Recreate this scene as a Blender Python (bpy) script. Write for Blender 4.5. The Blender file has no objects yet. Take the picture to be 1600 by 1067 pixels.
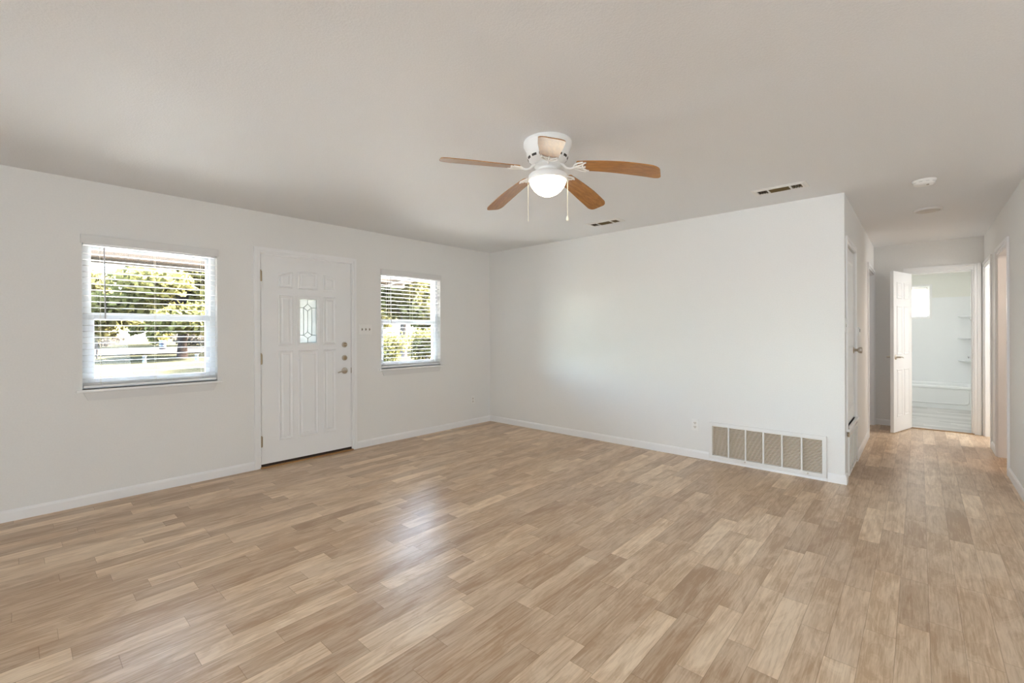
import bpy, math, random
import numpy as np
from mathutils import Vector, Matrix
random.seed(7)
S = bpy.context.scene
COL = S.collection
PI = math.pi
H = 2.44            # ceiling height
LB = 4.182          # end of the back wall / left side of the hall
XR = 5.234          # right side of the hall
YB = 3.303          # back wall of the hall

# ------------------------------------------------------------------ camera
def make_camera():
    yaw, pit, rol = -0.7345, -0.0014, -0.0042
    fw = Vector((math.sin(yaw)*math.cos(pit), math.cos(yaw)*math.cos(pit), math.sin(pit)))
    rt = Vector((math.cos(yaw), -math.sin(yaw), 0)); up = rt.cross(fw)
    r2 = rt*math.cos(rol) + up*math.sin(rol); u2 = up*math.cos(rol) - rt*math.sin(rol)
    cd = bpy.data.cameras.new('camera'); co = bpy.data.objects.new('camera', cd); COL.objects.link(co)
    co.matrix_world = Matrix(((r2.x, u2.x, -fw.x, 4.6444), (r2.y, u2.y, -fw.y, -4.6602), (r2.z, u2.z, -fw.z, 1.2809), (0, 0, 0, 1)))
    cd.sensor_width = 36; cd.sensor_fit = 'HORIZONTAL'; cd.lens = 704.63/1600*36
    cd.shift_y = -12.81/1600; cd.clip_start = 0.03; cd.clip_end = 600
    S.camera = co
make_camera()

# ------------------------------------------------------------------ sky, sun, added fill lamps, exposure
SKY = 13.5
SUN = 430.0
BACK_FILL = 140
SIDE_FILL = 95
FRONT_FILL = 18
BATH_FILL = 16
W = bpy.data.worlds.new('sky'); S.world = W; W.use_nodes = True
nt = W.node_tree; nt.nodes.clear()
sk = nt.nodes.new('ShaderNodeTexSky'); sk.sky_type = 'NISHITA'; sk.sun_disc = False
sk.sun_elevation = math.radians(36); sk.sun_rotation = math.radians(10); sk.air_density = 1.0; sk.dust_density = 3.0
bg = nt.nodes.new('ShaderNodeBackground'); bg.inputs['Strength'].default_value = SKY
wo = nt.nodes.new('ShaderNodeOutputWorld')
nt.links.new(sk.outputs[0], bg.inputs[0]); nt.links.new(bg.outputs[0], wo.inputs[0])

def light(name, typ, loc, energy, col=(1, 1, 1), **k):
    d = bpy.data.lights.new(name, typ); d.energy = energy; d.color = col
    for a, v in k.items():
        if a not in ('rot', 'to'): setattr(d, a, v)
    o = bpy.data.objects.new(name, d); COL.objects.link(o); o.location = loc
    if 'to' in k: o.rotation_euler = Vector(k['to']).to_track_quat('-Z', 'Y').to_euler()
    return o
light('sun', 'SUN', (10, -4, 20), SUN, (1.0, 0.95, 0.88), angle=math.radians(0.6), to=(0.12, -0.80, -0.59))
# added fill lamps stand in for daylight; walls behind the camera are closed
light('fill_back', 'AREA', (5.4, -9.35, 1.45), BACK_FILL, (0.80, 0.91, 1.0), shape='RECTANGLE', size=4.6, size_y=1.6, to=(0, 1, 0.6))
light('fill_left_rear', 'AREA', (0.06, -6.2, 1.5), FRONT_FILL, (0.83, 0.925, 1.0), shape='RECTANGLE', size=1.7, size_y=1.1, spread=math.radians(50), to=(5.2, 6.9, -0.6))  # added, no window here; narrow beam brightens the right hall wall
light('fill_right', 'AREA', (8.45, -4.2, 1.2), SIDE_FILL, (0.83, 0.925, 1.0), shape='RECTANGLE', size=2.6, size_y=1.9, to=(-1, 0.15, 0.5))  # added fill for the window wall and ceiling, no door opening here
light('fill_bathroom', 'AREA', (4.1, 4.5, 2.40), BATH_FILL, (0.94, 0.97, 1.0), shape='DISK', size=0.5, to=(0, 0, -1))  # added unseen lamp to brighten the bathroom
light('fill_side_room_warm', 'POINT', (6.3, 1.2, 2.2), 22, (1.0, 0.80, 0.66), shadow_soft_size=0.15)  # added unseen lamp, gives the nearer right doorway its warm tint
light('fill_side_room', 'POINT', (6.4, 3.2, 1.6), 66, (0.95, 0.98, 1.0), shadow_soft_size=0.3)  # added point lamp in a closed room, spills into the hall
light('fill_left_room', 'POINT', (2.9, 2.4, 1.6), 9, (0.97, 0.98, 1.0), shadow_soft_size=0.3)  # added point lamp, this room has no window
S.view_settings.view_transform = 'Standard'; S.view_settings.look = 'None'
S.view_settings.exposure = 0.18; S.view_settings.gamma = 1.0; S.view_settings.use_curve_mapping = False
S.cycles.use_denoising = True
S.cycles.max_bounces = 14; S.cycles.diffuse_bounces = 8; S.cycles.glossy_bounces = 4
S.cycles.transparent_max_bounces = 24; S.cycles.sample_clamp_indirect = 80
S.cycles.caustics_reflective = True

# ------------------------------------------------------------------ materials
def mat(name, col, rough=0.5, metal=0.0, spec=0.5, coat=0.0):
    m = bpy.data.materials.new(name); m.use_nodes = True
    b = m.node_tree.nodes['Principled BSDF']
    b.inputs['Base Color'].default_value = (*col, 1); b.inputs['Roughness'].default_value = rough
    b.inputs['Metallic'].default_value = metal; b.inputs['Specular IOR Level'].default_value = spec
    b.inputs['Coat Weight'].default_value = coat
    return m
class N:
    """small wrapper for wiring node trees"""
    def __init__(s, m): s.t = m.node_tree; s.b = s.t.nodes.get('Principled BSDF')
    def n(s, typ, **k):
        x = s.t.nodes.new('ShaderNode'+typ)
        for a, v in k.items():
            if a.startswith('i_'):
                x.inputs[int(a[2:])].default_value = v
            else: setattr(x, a, v)
        return x
    def l(s, a, b): s.t.links.new(a, b)
    def math(s, op, a, b=None, c=None):
        x = s.t.nodes.new('ShaderNodeMath'); x.operation = op
        for i, v in enumerate((a, b, c)):
            if v is None: continue
            if isinstance(v, (int, float)): x.inputs[i].default_value = v
            else: s.l(v, x.inputs[i])
        return x.outputs[0]
def ramp(n, stops, interp='LINEAR'):
    r = n.n('ValToRGB'); r.color_ramp.interpolation = interp
    e = r.color_ramp.elements
    while len(e) < len(stops): e.new(0.5)
    for x, (p, c) in zip(e, stops): x.position = p; x.color = (*c, 1)
    return r
def plaster(name, col, scale, strength, dist=0.004, var=0.015):
    m = mat(name, col, 0.75, spec=0.25); n = N(m)
    tc = n.n('TexCoord'); nz = n.n('TexNoise'); nz.inputs['Scale'].default_value = scale; nz.inputs['Detail'].default_value = 3
    n.l(tc.outputs['Object'], nz.inputs['Vector'])
    bp = n.n('Bump'); bp.inputs['Strength'].default_value = strength; bp.inputs['Distance'].default_value = dist
    n.l(nz.outputs[0], bp.inputs['Height']); n.l(bp.outputs[0], n.b.inputs['Normal'])
    n2 = n.n('TexNoise'); n2.inputs['Scale'].default_value = scale*1.3; n2.inputs['Detail'].default_value = 2
    n.l(tc.outputs['Object'], n2.inputs['Vector'])
    r = ramp(n, [(0.3, tuple(c*(1-var) for c in col)), (0.7, tuple(min(1, c*(1+var)) for c in col))])
    n.l(n2.outputs[0], r.inputs[0]); n.l(r.outputs[0], n.b.inputs['Base Color'])
    return m
def laminate(name, stops, x0, wid, length, swap=False, rough=0.34, seam=0.68, gtint=(0.66, 0.57, 0.48), coat=0.0):
    m = mat(name, (0.5, 0.4, 0.3), rough, spec=0.45); n = N(m)
    tc = n.n('TexCoord'); sp = n.n('SeparateXYZ'); n.l(tc.outputs['Object'], sp.inputs[0])
    X, Y = (sp.outputs[1], sp.outputs[0]) if swap else (sp.outputs[0], sp.outputs[1])
    u = n.math('DIVIDE', n.math('SUBTRACT', X, x0), wid)
    row = n.math('FLOOR', u); fu = n.math('FRACT', u)
    w1 = n.n('TexWhiteNoise', noise_dimensions='1D'); n.l(row, w1.inputs['W'])
    # strips of a row have their own length and start
    lw = n.math('MULTIPLY_ADD', w1.outputs[0], 0.35*length, 0.85*length)
    v = n.math('ADD', n.math('DIVIDE', Y, lw), n.math('MULTIPLY', w1.outputs[0], 37.0))
    pl = n.math('FLOOR', v); fv = n.math('FRACT', v)
    cv = n.n('CombineXYZ'); n.l(row, cv.inputs[0]); n.l(pl, cv.inputs[1])
    w2 = n.n('TexWhiteNoise', noise_dimensions='3D'); n.l(cv.outputs[0], w2.inputs['Vector'])
    rc = ramp(n, stops); n.l(w2.outputs[0], rc.inputs[0])
    # grain, shifted per strip
    gv = n.n('CombineXYZ')
    n.l(n.math('MULTIPLY', X, 1.0), gv.inputs[0]); n.l(n.math('MULTIPLY', Y, 0.055), gv.inputs[1]); n.l(n.math('MULTIPLY', w2.outputs[0], 53.0), gv.inputs[2])
    g1 = n.n('TexNoise'); g1.inputs['Scale'].default_value = 105; g1.inputs['Detail'].default_value = 4; g1.inputs['Roughness'].default_value = 0.65; g1.inputs['Distortion'].default_value = 0.5
    n.l(gv.outputs[0], g1.inputs['Vector'])
    gw = n.n('CombineXYZ')
    n.l(X, gw.inputs[0]); n.l(n.math('MULTIPLY', Y, 0.28), gw.inputs[1]); n.l(n.math('MULTIPLY', w2.outputs[0], 91.0), gw.inputs[2])
    g2 = n.n('TexNoise'); g2.inputs['Scale'].default_value = 11; g2.inputs['Detail'].default_value = 2; g2.inputs['Distortion'].default_value = 1.2
    n.l(gw.outputs[0], g2.inputs['Vector'])
    # cathedral rings: repeating bands of the soft noise
    rg = n.math('FRACT', n.math('MULTIPLY', g2.outputs[0], 11.0))
    rg = n.math('ABSOLUTE', n.math('SUBTRACT', rg, 0.5))
    a = n.math('MULTIPLY', n.math('SUBTRACT', g1.outputs[0], 0.5), 2.3)
    b = n.math('MULTIPLY', n.math('SUBTRACT', rg, 0.25), 0.34)
    c = n.math('MULTIPLY', n.math('SUBTRACT', g2.outputs[0], 0.5), 1.9)
    g3 = n.n('TexNoise'); g3.inputs['Scale'].default_value = 2.6; g3.inputs['Detail'].default_value = 1; n.l(gw.outputs[0], g3.inputs['Vector'])
    c = n.math('ADD', c, n.math('MULTIPLY', n.math('SUBTRACT', g3.outputs[0], 0.5), 1.5))
    f = n.math('ADD', n.math('ADD', n.math('ADD', a, b), c), 0.45)
    f = n.math('MAXIMUM', n.math('MINIMUM', f, 1.0), 0.0)
    mx = n.n('MixRGB', blend_type='MULTIPLY'); n.l(n.math('SUBTRACT', 1.0, f), mx.inputs[0]); n.l(rc.outputs[0], mx.inputs[1]); mx.inputs[2].default_value = (*gtint, 1)
    # seams
    du = n.math('MULTIPLY', n.math('MINIMUM', fu, n.math('SUBTRACT', 1.0, fu)), wid)
    dv = n.math('MULTIPLY', n.math('MINIMUM', fv, n.math('SUBTRACT', 1.0, fv)), length)
    d = n.math('MINIMUM', du, dv)
    s = n.math('LESS_THAN', d, 0.0011)
    m2 = n.n('MixRGB', blend_type='MULTIPLY'); n.l(s, m2.inputs[0]); n.l(mx.outputs[0], m2.inputs[1]); m2.inputs[2].default_value = (seam, seam*0.93, seam*0.86, 1)
    n.l(m2.outputs[0], n.b.inputs['Base Color'])
    n.b.inputs['Coat Weight'].default_value = coat; n.b.inputs['Coat Roughness'].default_value = 0.30
    bp = n.n('Bump'); bp.inputs['Strength'].default_value = 0.06; bp.inputs['Distance'].default_value = 0.0006
    n.l(f, bp.inputs['Height']); n.l(bp.outputs[0], n.b.inputs['Normal'])
    return m
def woodgrain(name, c1, c2, rough, axis='X', sc=60, coat=0.3):
    m = mat(name, c1, rough, spec=0.5, coat=coat); n = N(m)
    tc = n.n('TexCoord'); mp = n.n('Mapping'); n.l(tc.outputs['Object'], mp.inputs[0])
    s = [1, 1, 1]; s['XYZ'.index(axis)] = 0.06; mp.inputs['Scale'].default_value = s
    nz = n.n('TexNoise'); nz.inputs['Scale'].default_value = sc; nz.inputs['Detail'].default_value = 4; nz.inputs['Distortion'].default_value = 0.7
    n.l(mp.outputs[0], nz.inputs['Vector'])
    r = ramp(n, [(0.35, c1), (0.68, c2)]); n.l(nz.outputs[0], r.inputs[0]); n.l(r.outputs[0], n.b.inputs['Base Color'])
    return m
def glass(name, tint=(1, 1, 1)):
    m = bpy.data.materials.new(name); m.use_nodes = True; n = N(m); n.t.nodes.clear()
    tr = n.n('BsdfTransparent'); tr.inputs[0].default_value = (*tint, 1)
    gl = n.n('BsdfGlossy'); gl.inputs['Roughness'].default_value = 0.02
    fr = n.n('Fresnel'); fr.inputs[0].default_value = 1.35
    mx = n.n('MixShader'); n.l(fr.outputs[0], mx.inputs[0]); n.l(tr.outputs[0], mx.inputs[1]); n.l(gl.outputs[0], mx.inputs[2])
    o = n.n('OutputMaterial'); n.l(mx.outputs[0], o.inputs[0])
    return m
def frosted(name, col=(0.97, 0.98, 0.97), clear=0.25):
    m = bpy.data.materials.new(name); m.use_nodes = True; n = N(m); n.t.nodes.clear()
    tl = n.n('BsdfTranslucent'); tl.inputs[0].default_value = (*col, 1)
    tr = n.n('BsdfTransparent')
    mx = n.n('MixShader'); mx.inputs[0].default_value = clear; n.l(tl.outputs[0], mx.inputs[1]); n.l(tr.outputs[0], mx.inputs[2])
    o = n.n('OutputMaterial'); n.l(mx.outputs[0], o.inputs[0])
    return m
def leafy(name, stops, sc=0.9):
    m = bpy.data.materials.new(name); m.use_nodes = True; n = N(m); n.t.nodes.clear()
    tc = n.n('TexCoord'); nz = n.n('TexNoise'); nz.inputs['Scale'].default_value = sc; nz.inputs['Detail'].default_value = 5; nz.inputs['Roughness'].default_value = 0.8
    n.l(tc.outputs['Object'], nz.inputs['Vector'])
    r = ramp(n, stops); n.l(nz.outputs[0], r.inputs[0])
    d = n.n('BsdfDiffuse'); n.l(r.outputs[0], d.inputs[0]); tl = n.n('BsdfTranslucent'); n.l(r.outputs[0], tl.inputs[0])
    mx = n.n('MixShader'); mx.inputs[0].default_value = 0.35; n.l(d.outputs[0], mx.inputs[1]); n.l(tl.outputs[0], mx.inputs[2])
    o = n.n('OutputMaterial'); n.l(mx.outputs[0], o.inputs[0])
    return m
def ground_mat(name, c1, c2, sc):
    m = mat(name, c1, 1.0, spec=0.0); n = N(m)
    tc = n.n('TexCoord'); nz = n.n('TexNoise'); nz.inputs['Scale'].default_value = sc; nz.inputs['Detail'].default_value = 5
    n.l(tc.outputs['Object'], nz.inputs['Vector'])
    r = ramp(n, [(0.35, c1), (0.65, c2)]); n.l(nz.outputs[0], r.inputs[0]); n.l(r.outputs[0], n.b.inputs['Base Color'])
    return m
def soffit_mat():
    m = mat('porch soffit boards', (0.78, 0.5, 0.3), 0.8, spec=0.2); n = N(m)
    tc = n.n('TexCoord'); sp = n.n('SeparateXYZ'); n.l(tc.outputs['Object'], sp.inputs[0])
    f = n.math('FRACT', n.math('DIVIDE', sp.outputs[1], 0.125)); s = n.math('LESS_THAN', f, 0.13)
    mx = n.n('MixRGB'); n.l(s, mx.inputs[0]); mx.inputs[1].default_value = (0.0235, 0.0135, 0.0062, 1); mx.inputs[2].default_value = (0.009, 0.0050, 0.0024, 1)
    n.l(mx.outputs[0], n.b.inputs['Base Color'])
    return m

M = dict(
    wall=plaster('painted wall orange peel', (0.80, 0.79, 0.765), 80, 0.25, 0.003),
    ceil=plaster('textured ceiling', (0.79, 0.795, 0.80), 110, 0.3, 0.004, 0.025),
    bathwall=plaster('bathroom wall paint', (0.85, 0.85, 0.80), 90, 0.1, 0.002, 0.005),
    trim=mat('white semi gloss trim', (0.86, 0.855, 0.85), 0.35),
    door=mat('white door paint', (0.85, 0.85, 0.845), 0.38),
    vinyl=mat('white vinyl', (0.85, 0.87, 0.89), 0.4),
    blind=mat('white faux wood slats', (0.88, 0.88, 0.88), 0.45),
    valance=mat('shaded valance white', (0.72, 0.71, 0.69), 0.5),  # darker than the slats: backlit shade put into the paint colour
    cord=mat('blind cord', (0.72, 0.66, 0.55), 0.8),
    wand=mat('clear grey wand', (0.42, 0.40, 0.42), 0.3),
    plate=mat('white plastic plate', (0.84, 0.83, 0.80), 0.35),
    socket=mat('cream receptacle', (0.80, 0.76, 0.70), 0.4),
    slot=mat('dark slot', (0.03, 0.025, 0.02), 0.8),
    toggle=mat('almond toggle', (0.34, 0.28, 0.20), 0.45),
    nickel=mat('satin nickel', (0.60, 0.55, 0.48), 0.28, 1.0),
    chrome=mat('chrome', (0.75, 0.75, 0.76), 0.12, 1.0),
    bronze=mat('aged brass', (0.42, 0.33, 0.22), 0.35, 1.0),
    lead=mat('lead came', (0.16, 0.17, 0.16), 0.5, 0.3),
    grille=mat('white enamelled steel', (0.80, 0.785, 0.76), 0.4),
    louver=mat('dusty cream louver', (0.82, 0.74, 0.63), 0.45),
    dust=ground_mat('dusty filter', (0.22, 0.145, 0.08), (0.36, 0.255, 0.155), 60),
    ventd=mat('dark duct backing', (0.022, 0.013, 0.007), 0.9),
    ventl=mat('olive brown louver', (0.13, 0.09, 0.032), 0.7),  # olive brown, darker than the vent frame
    seamgrey=mat('grey slot', (0.40, 0.39, 0.37), 0.6),
    fan=mat('white fan enamel', (0.86, 0.85, 0.83), 0.3),
    oak=woodgrain('oak blade veneer', (0.44, 0.19, 0.034), (0.30, 0.115, 0.015), 0.35, 'X', 70, 0.9),
    oakedge=mat('blade edge', (0.55, 0.40, 0.22), 0.5),
    fob=mat('ivory fob', (0.85, 0.80, 0.65), 0.35),
    brassw=woodgrain('oak threshold', (0.42, 0.23, 0.08), (0.30, 0.15, 0.05), 0.4, 'X', 40, 0.2),
    darkgap=mat('dark door gap', (0.035, 0.02, 0.012), 0.8),
    tub=mat('white acrylic', (0.86, 0.875, 0.875), 0.38),
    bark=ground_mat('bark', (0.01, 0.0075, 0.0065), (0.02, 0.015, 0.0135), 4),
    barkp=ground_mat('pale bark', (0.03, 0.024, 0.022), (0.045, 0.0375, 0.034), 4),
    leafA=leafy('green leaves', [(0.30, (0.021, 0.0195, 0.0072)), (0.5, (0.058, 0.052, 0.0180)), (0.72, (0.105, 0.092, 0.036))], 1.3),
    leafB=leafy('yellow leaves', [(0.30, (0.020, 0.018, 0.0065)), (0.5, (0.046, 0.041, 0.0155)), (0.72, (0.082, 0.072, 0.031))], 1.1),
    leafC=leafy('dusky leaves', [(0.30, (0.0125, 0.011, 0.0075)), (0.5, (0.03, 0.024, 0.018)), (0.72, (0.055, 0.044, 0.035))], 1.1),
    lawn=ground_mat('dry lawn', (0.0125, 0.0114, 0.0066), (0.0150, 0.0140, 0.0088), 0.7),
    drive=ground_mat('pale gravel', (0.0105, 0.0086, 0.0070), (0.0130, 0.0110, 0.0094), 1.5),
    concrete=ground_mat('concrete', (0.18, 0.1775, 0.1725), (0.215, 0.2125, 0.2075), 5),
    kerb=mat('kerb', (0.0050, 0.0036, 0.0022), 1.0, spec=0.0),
    soffit=soffit_mat(),
    beam=mat('brown painted beam', (0.025, 0.0165, 0.009), 0.7),
    roofing=mat('roof shingles', (0.2, 0.19, 0.18), 0.9),
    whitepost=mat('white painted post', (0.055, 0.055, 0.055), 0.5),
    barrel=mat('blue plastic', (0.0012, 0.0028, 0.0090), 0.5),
    clear=glass('window glass', (0.96, 0.98, 0.97)),
    frost=frosted('obscure glass', (0.24, 0.245, 0.235), 0.03),
    frostb=frosted('frosted bathroom glass', (0.20, 0.20, 0.197), 0.0),
)
M['floor'] = laminate('laminate strip floor', [(0.0, (0.58, 0.43, 0.295)), (0.35, (0.66, 0.50, 0.35)), (0.7, (0.73, 0.565, 0.40)), (1.0, (0.84, 0.67, 0.485))], 4.152, 0.1045, 0.58)
M['bathfloor'] = laminate('grey plank floor', [(0.0, (0.50, 0.49, 0.47)), (1.0, (0.68, 0.67, 0.65))], 0.0, 0.12, 0.9, True, 0.3, 0.75, (0.78, 0.78, 0.78))
def bowl_mat():
    m = mat('glowing alabaster glass', (0.95, 0.92, 0.85), 0.35); b = m.node_tree.nodes['Principled BSDF']
    b.inputs['Emission Color'].default_value = (1.0, 0.86, 0.62, 1); b.inputs['Emission Strength'].default_value = 7.0
    return m
M['bowl'] = bowl_mat()

# ------------------------------------------------------------------ mesh helpers
class MB:
    def __init__(s): s.v = []; s.f = []; s.m = []; s.mats = []; s.sm = []
    def mi(s, m):
        if m not in s.mats: s.mats.append(m)
        return s.mats.index(m)
    def add(s, vs, fs, m, smooth=False):
        o = len(s.v); s.v += [tuple(v) for v in vs]; i = s.mi(m)
        for f in fs: s.f.append(tuple(k+o for k in f)); s.m.append(i); s.sm.append(smooth)
        return s
    def box(s, x0, x1, y0, y1, z0, z1, m, T=None):
        vs = [(x, y, z) for z in (z0, z1) for y in (y0, y1) for x in (x0, x1)]
        if T is not None: vs = [T @ Vector(v) for v in vs]
        return s.add(vs, [(0, 2, 3, 1), (4, 5, 7, 6), (0, 1, 5, 4), (2, 6, 7, 3), (0, 4, 6, 2), (1, 3, 7, 5)], m)
    def loops(s, loops, m, cap0=True, cap1=True, smooth=False, closed=True):
        """skin a list of rings of equal size"""
        n = len(loops[0]); vs = [p for L in loops for p in L]; fs = []
        for k in range(len(loops)-1):
            for i in range(n if closed else n-1):
                j = (i+1) % n; a, b = k*n, (k+1)*n
                fs.append((a+i, a+j, b+j, b+i))
        s.add(vs, fs, m, smooth)
        if cap0: s.add(loops[0], [tuple(range(n))[::-1]], m)
        if cap1: s.add(loops[-1], [tuple(range(n))], m)
        return s
    def lathe(s, prof, m, c=(0, 0, 0), n=32, T=None, smooth=True, cap0=True, cap1=True):
        L = []
        for r, z in prof:
            ring = [Vector((c[0]+r*math.cos(2*PI*i/n), c[1]+r*math.sin(2*PI*i/n), c[2]+z)) for i in range(n)]
            if T is not None: ring = [T @ p for p in ring]
            L.append(ring)
        return s.loops(L, m, cap0, cap1, smooth)
    def tube(s, pts, r, m, n=8, smooth=True):
        pts = [Vector(p) for p in pts]; rs = r if isinstance(r, (list, tuple)) else [r]*len(pts); L = []
        for i, p in enumerate(pts):
            d = (pts[min(i+1, len(pts)-1)]-pts[max(i-1, 0)]).normalized()
            a = d.cross(Vector((0, 0, 1)))
            if a.length < 1e-4: a = d.cross(Vector((0, 1, 0)))
            a.normalize(); b = d.cross(a)
            L.append([p+(a*math.cos(2*PI*k/n)+b*math.sin(2*PI*k/n))*rs[i] for k in range(n)])
        return s.loops(L, m, True, True, smooth)
    def build(s, name, parent=None, loc=(0, 0, 0), bevel=0.0, seg=2):
        me = bpy.data.meshes.new(name); me.from_pydata(s.v, [], s.f)
        for m in s.mats: me.materials.append(m)
        me.polygons.foreach_set('material_index', s.m); me.polygons.foreach_set('use_smooth', s.sm); me.update()
        o = bpy.data.objects.new(name, me); COL.objects.link(o); o.location = loc
        if parent: o.parent = parent
        if bevel:
            b = o.modifiers.new('bevel', 'BEVEL'); b.width = bevel; b.segments = seg; b.limit_method = 'ANGLE'; b.angle_limit = math.radians(40)
        return o
def tag(o, label, cat, group=None, kind=None):
    o['label'] = label; o['category'] = cat
    if group: o['group'] = group
    if kind: o['kind'] = kind
    return o
def empty(name, loc, label, cat, rz=0, group=None, kind=None):
    o = bpy.data.objects.new(name, None); COL.objects.link(o); o.location = loc; o.rotation_euler = (0, 0, rz)
    o.empty_display_size = 0.1
    return tag(o, label, cat, group, kind)
def dup(root, loc, rz=None, label=None):
    """copy of a thing with copies of its parts and sub-parts"""
    def cp(o, par):
        c = o.copy(); COL.objects.link(c)
        if par: c.parent = par
        for ch in kids[o.name]: cp(ch, c)
        return c
    kids = {}
    for o in list(COL.objects): kids.setdefault(o.name, [])
    for o in list(COL.objects):
        if o.parent: kids[o.parent.name].append(o)
    r = cp(root, None); r.location = loc
    if rz is not None: r.rotation_euler = (0, 0, rz)
    if label: r['label'] = label
    return r
def solid_with_holes(mb, axis, p0, p1, a0, a1, z0, z1, holes, m):
    """slab between p0 and p1 on `axis`, spanning a0..a1 along the other axis, minus rectangular holes (b0,b1,c0,c1)"""
    A = sorted({a0, a1, *[h[0] for h in holes], *[h[1] for h in holes]})
    for i in range(len(A)-1):
        lo, hi = A[i], A[i+1]; mid = (lo+hi)/2
        cuts = sorted((h[2], h[3]) for h in holes if h[0] < mid < h[1])
        z = z0; segs = []
        for c0, c1 in cuts:
            if c0 > z: segs.append((z, c0))
            z = c1
        if z < z1: segs.append((z, z1))
        for s0, s1 in segs:
            if axis == 'x': mb.box(p0, p1, lo, hi, s0, s1, m)
            else: mb.box(lo, hi, p0, p1, s0, s1, m)
    return mb
def struct(name, mb, label, cat, bevel=0.0):
    return tag(mb.build(name, bevel=bevel), label, cat, kind='structure')

# ------------------------------------------------------------------ the shell
WIN1 = (-4.312, -3.437); WIN2 = (-1.787, -0.913); WZ = (0.865, 2.0)
DY = (-3.085, -2.157); DH = 2.05
struct('floor', MB().box(0, 8.6, -9.5, 0.42, -0.1, 0, M['floor']).box(LB, XR, 0.42, 3.36, -0.1, 0, M['floor'])
       .box(XR, 8.6, 0.42, 4.2, -0.1, 0, M['floor']).box(0.6, LB, 0.42, 3.36, -0.1, 0, M['floor']),
       'wood look laminate strip floor with soft window reflections', 'floor')
struct('floor_bathroom', MB().box(3.4, 5.6, 3.36, 6.6, -0.1, 0, M['bathfloor']), 'pale grey plank floor in the bathroom', 'floor')
struct('ceiling', MB().box(-0.14, 8.74, -9.64, 7.0, H, H+0.15, M['ceil']), 'off white textured ceiling', 'ceiling')
wl = MB()
solid_with_holes(wl, 'x', -0.14, 0, -9.64, 0.14, -0.35, H, [(WIN1[0], WIN1[1], *WZ), (WIN2[0], WIN2[1], *WZ), (DY[0], DY[1], -0.02, DH)], M['wall'])
struct('wall_left', wl, 'off white front wall with two windows and the entry door', 'wall')
wb = MB()
solid_with_holes(wb, 'y', 0, 0.12, 0, LB, 0, H, [(3.117, 4.022, 0.058, 0.348)], M['wall'])
struct('wall_back', wb, 'plain off white wall with the wide return grille low at its right end', 'wall')
wh = MB()
solid_with_holes(wh, 'x', LB-0.12, LB, 0.12, YB, 0, H, [(0.15, 0.83, 0.445, 2.035), (0.215, 0.855, 0.06, 0.36), (2.30, 3.215, 0, 2.05)], M['wall'])
struct('wall_hall_left', wh, 'left wall of the hallway with closet door and doorway', 'wall')
wr = MB()
solid_with_holes(wr, 'x', XR, XR+0.12, 0.30, YB, 0, H, [(2.54, 3.235, 0, 2.05), (1.27, 2.03, 0, 2.05)], M['wall'])
struct('wall_hall_right', wr, 'right wall of the hallway with two doorways', 'wall')
we = MB()
solid_with_holes(we, 'y', YB, YB+0.12, LB-0.6, 5.6, 0, H, [(4.552, 5.148, 0, 2.05)], M['wall'])
struct('wall_hall_end', we, 'end wall of the hallway around the bathroom doorway', 'wall')
# bathroom box
bw = MB().box(3.4, 3.52, YB+0.12, 6.6, 0, H, M['bathwall']).box(5.385, 5.5, YB+0.12, 6.6, 0, H, M['bathwall'])
solid_with_holes(bw, 'y', 6.38, 6.5, 3.52, 5.385, 0, H, [(4.25, 4.785, 1.53, 2.085)], M['bathwall'])
struct('wall_bathroom', bw, 'cream white walls of the bathroom', 'wall')
# rooms off the hall and the unseen half of the living space (closed shell)
wx = MB().box(0.48, 0.6, 0.12, YB+0.12, 0, H, M['wall']).box(0.6, LB-0.6, YB, YB+0.12, 0, H, M['wall']).box(0.6, LB-0.12, 0.98, 1.06, 0, H, M['wall'])
wx.box(8.6, 8.72, 0.3, 4.3, 0, H, M['wall']).box(XR+0.12, 8.6, 4.2, 4.32, 0, H, M['wall']).box(XR+0.12, 8.6, 2.25, 2.35, 0, H, M['wall']).box(5.5, 5.6, 3.42, 4.2, 0, H, M['wall'])
struct('wall_side_rooms', wx, 'walls of the rooms off the hallway', 'wall')
wk = MB().box(XR+0.12, 8.6, 0.30, 0.42, 0, H, M['wall'])
solid_with_holes(wk, 'y', -9.62, -9.5, 0, 8.6, 0, H, [], M['wall'])
solid_with_holes(wk, 'x', 8.6, 8.72, -9.62, 0.30, 0, H, [], M['wall'])
struct('wall_right', wk, 'walls of the dining side behind the viewer', 'wall')

# baseboards: a profile with an eased top edge
def base_profile(mb, p, q, nrm, h=0.079, t=0.013):
    p, q, nrm = Vector(p), Vector(q), Vector(nrm)
    prof = [(0, 0), (t, 0), (t, h-0.018), (t-0.004, h-0.006), (t-0.009, h), (0, h)]
    mb.loops([[p+nrm*a+Vector((0, 0, b)) for a, b in prof], [q+nrm*a+Vector((0, 0, b)) for a, b in prof]], M['trim'])
    return mb
bl = MB()
base_profile(bl, (0, -9.5, 0), (0, -3.142, 0), (1, 0, 0)); base_profile(bl, (0, -2.105, 0), (0, 0, 0), (1, 0, 0))
struct('baseboard_left', bl, 'white baseboard along the window wall', 'baseboard')
bb = MB()
base_profile(bb, (0, 0, 0), (3.085, 0, 0), (0, -1, 0)); base_profile(bb, (4.062, 0, 0), (LB, 0, 0), (0, -1, 0))
base_profile(bb, (3.085, 0, 0), (4.062, 0, 0), (0, -1, 0), 0.024, 0.011)
base_profile(bb, (LB, -0.013, 0), (LB, 0.088, 0), (1, 0, 0))
struct('baseboard_back', bb, 'white baseboard along the plain back wall', 'baseboard')
bh = MB()
base_profile(bh, (LB, 0.90, 0), (LB, 2.24, 0), (1, 0, 0)); base_profile(bh, (LB, YB, 0), (4.487, YB, 0), (0, -1, 0))
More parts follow.
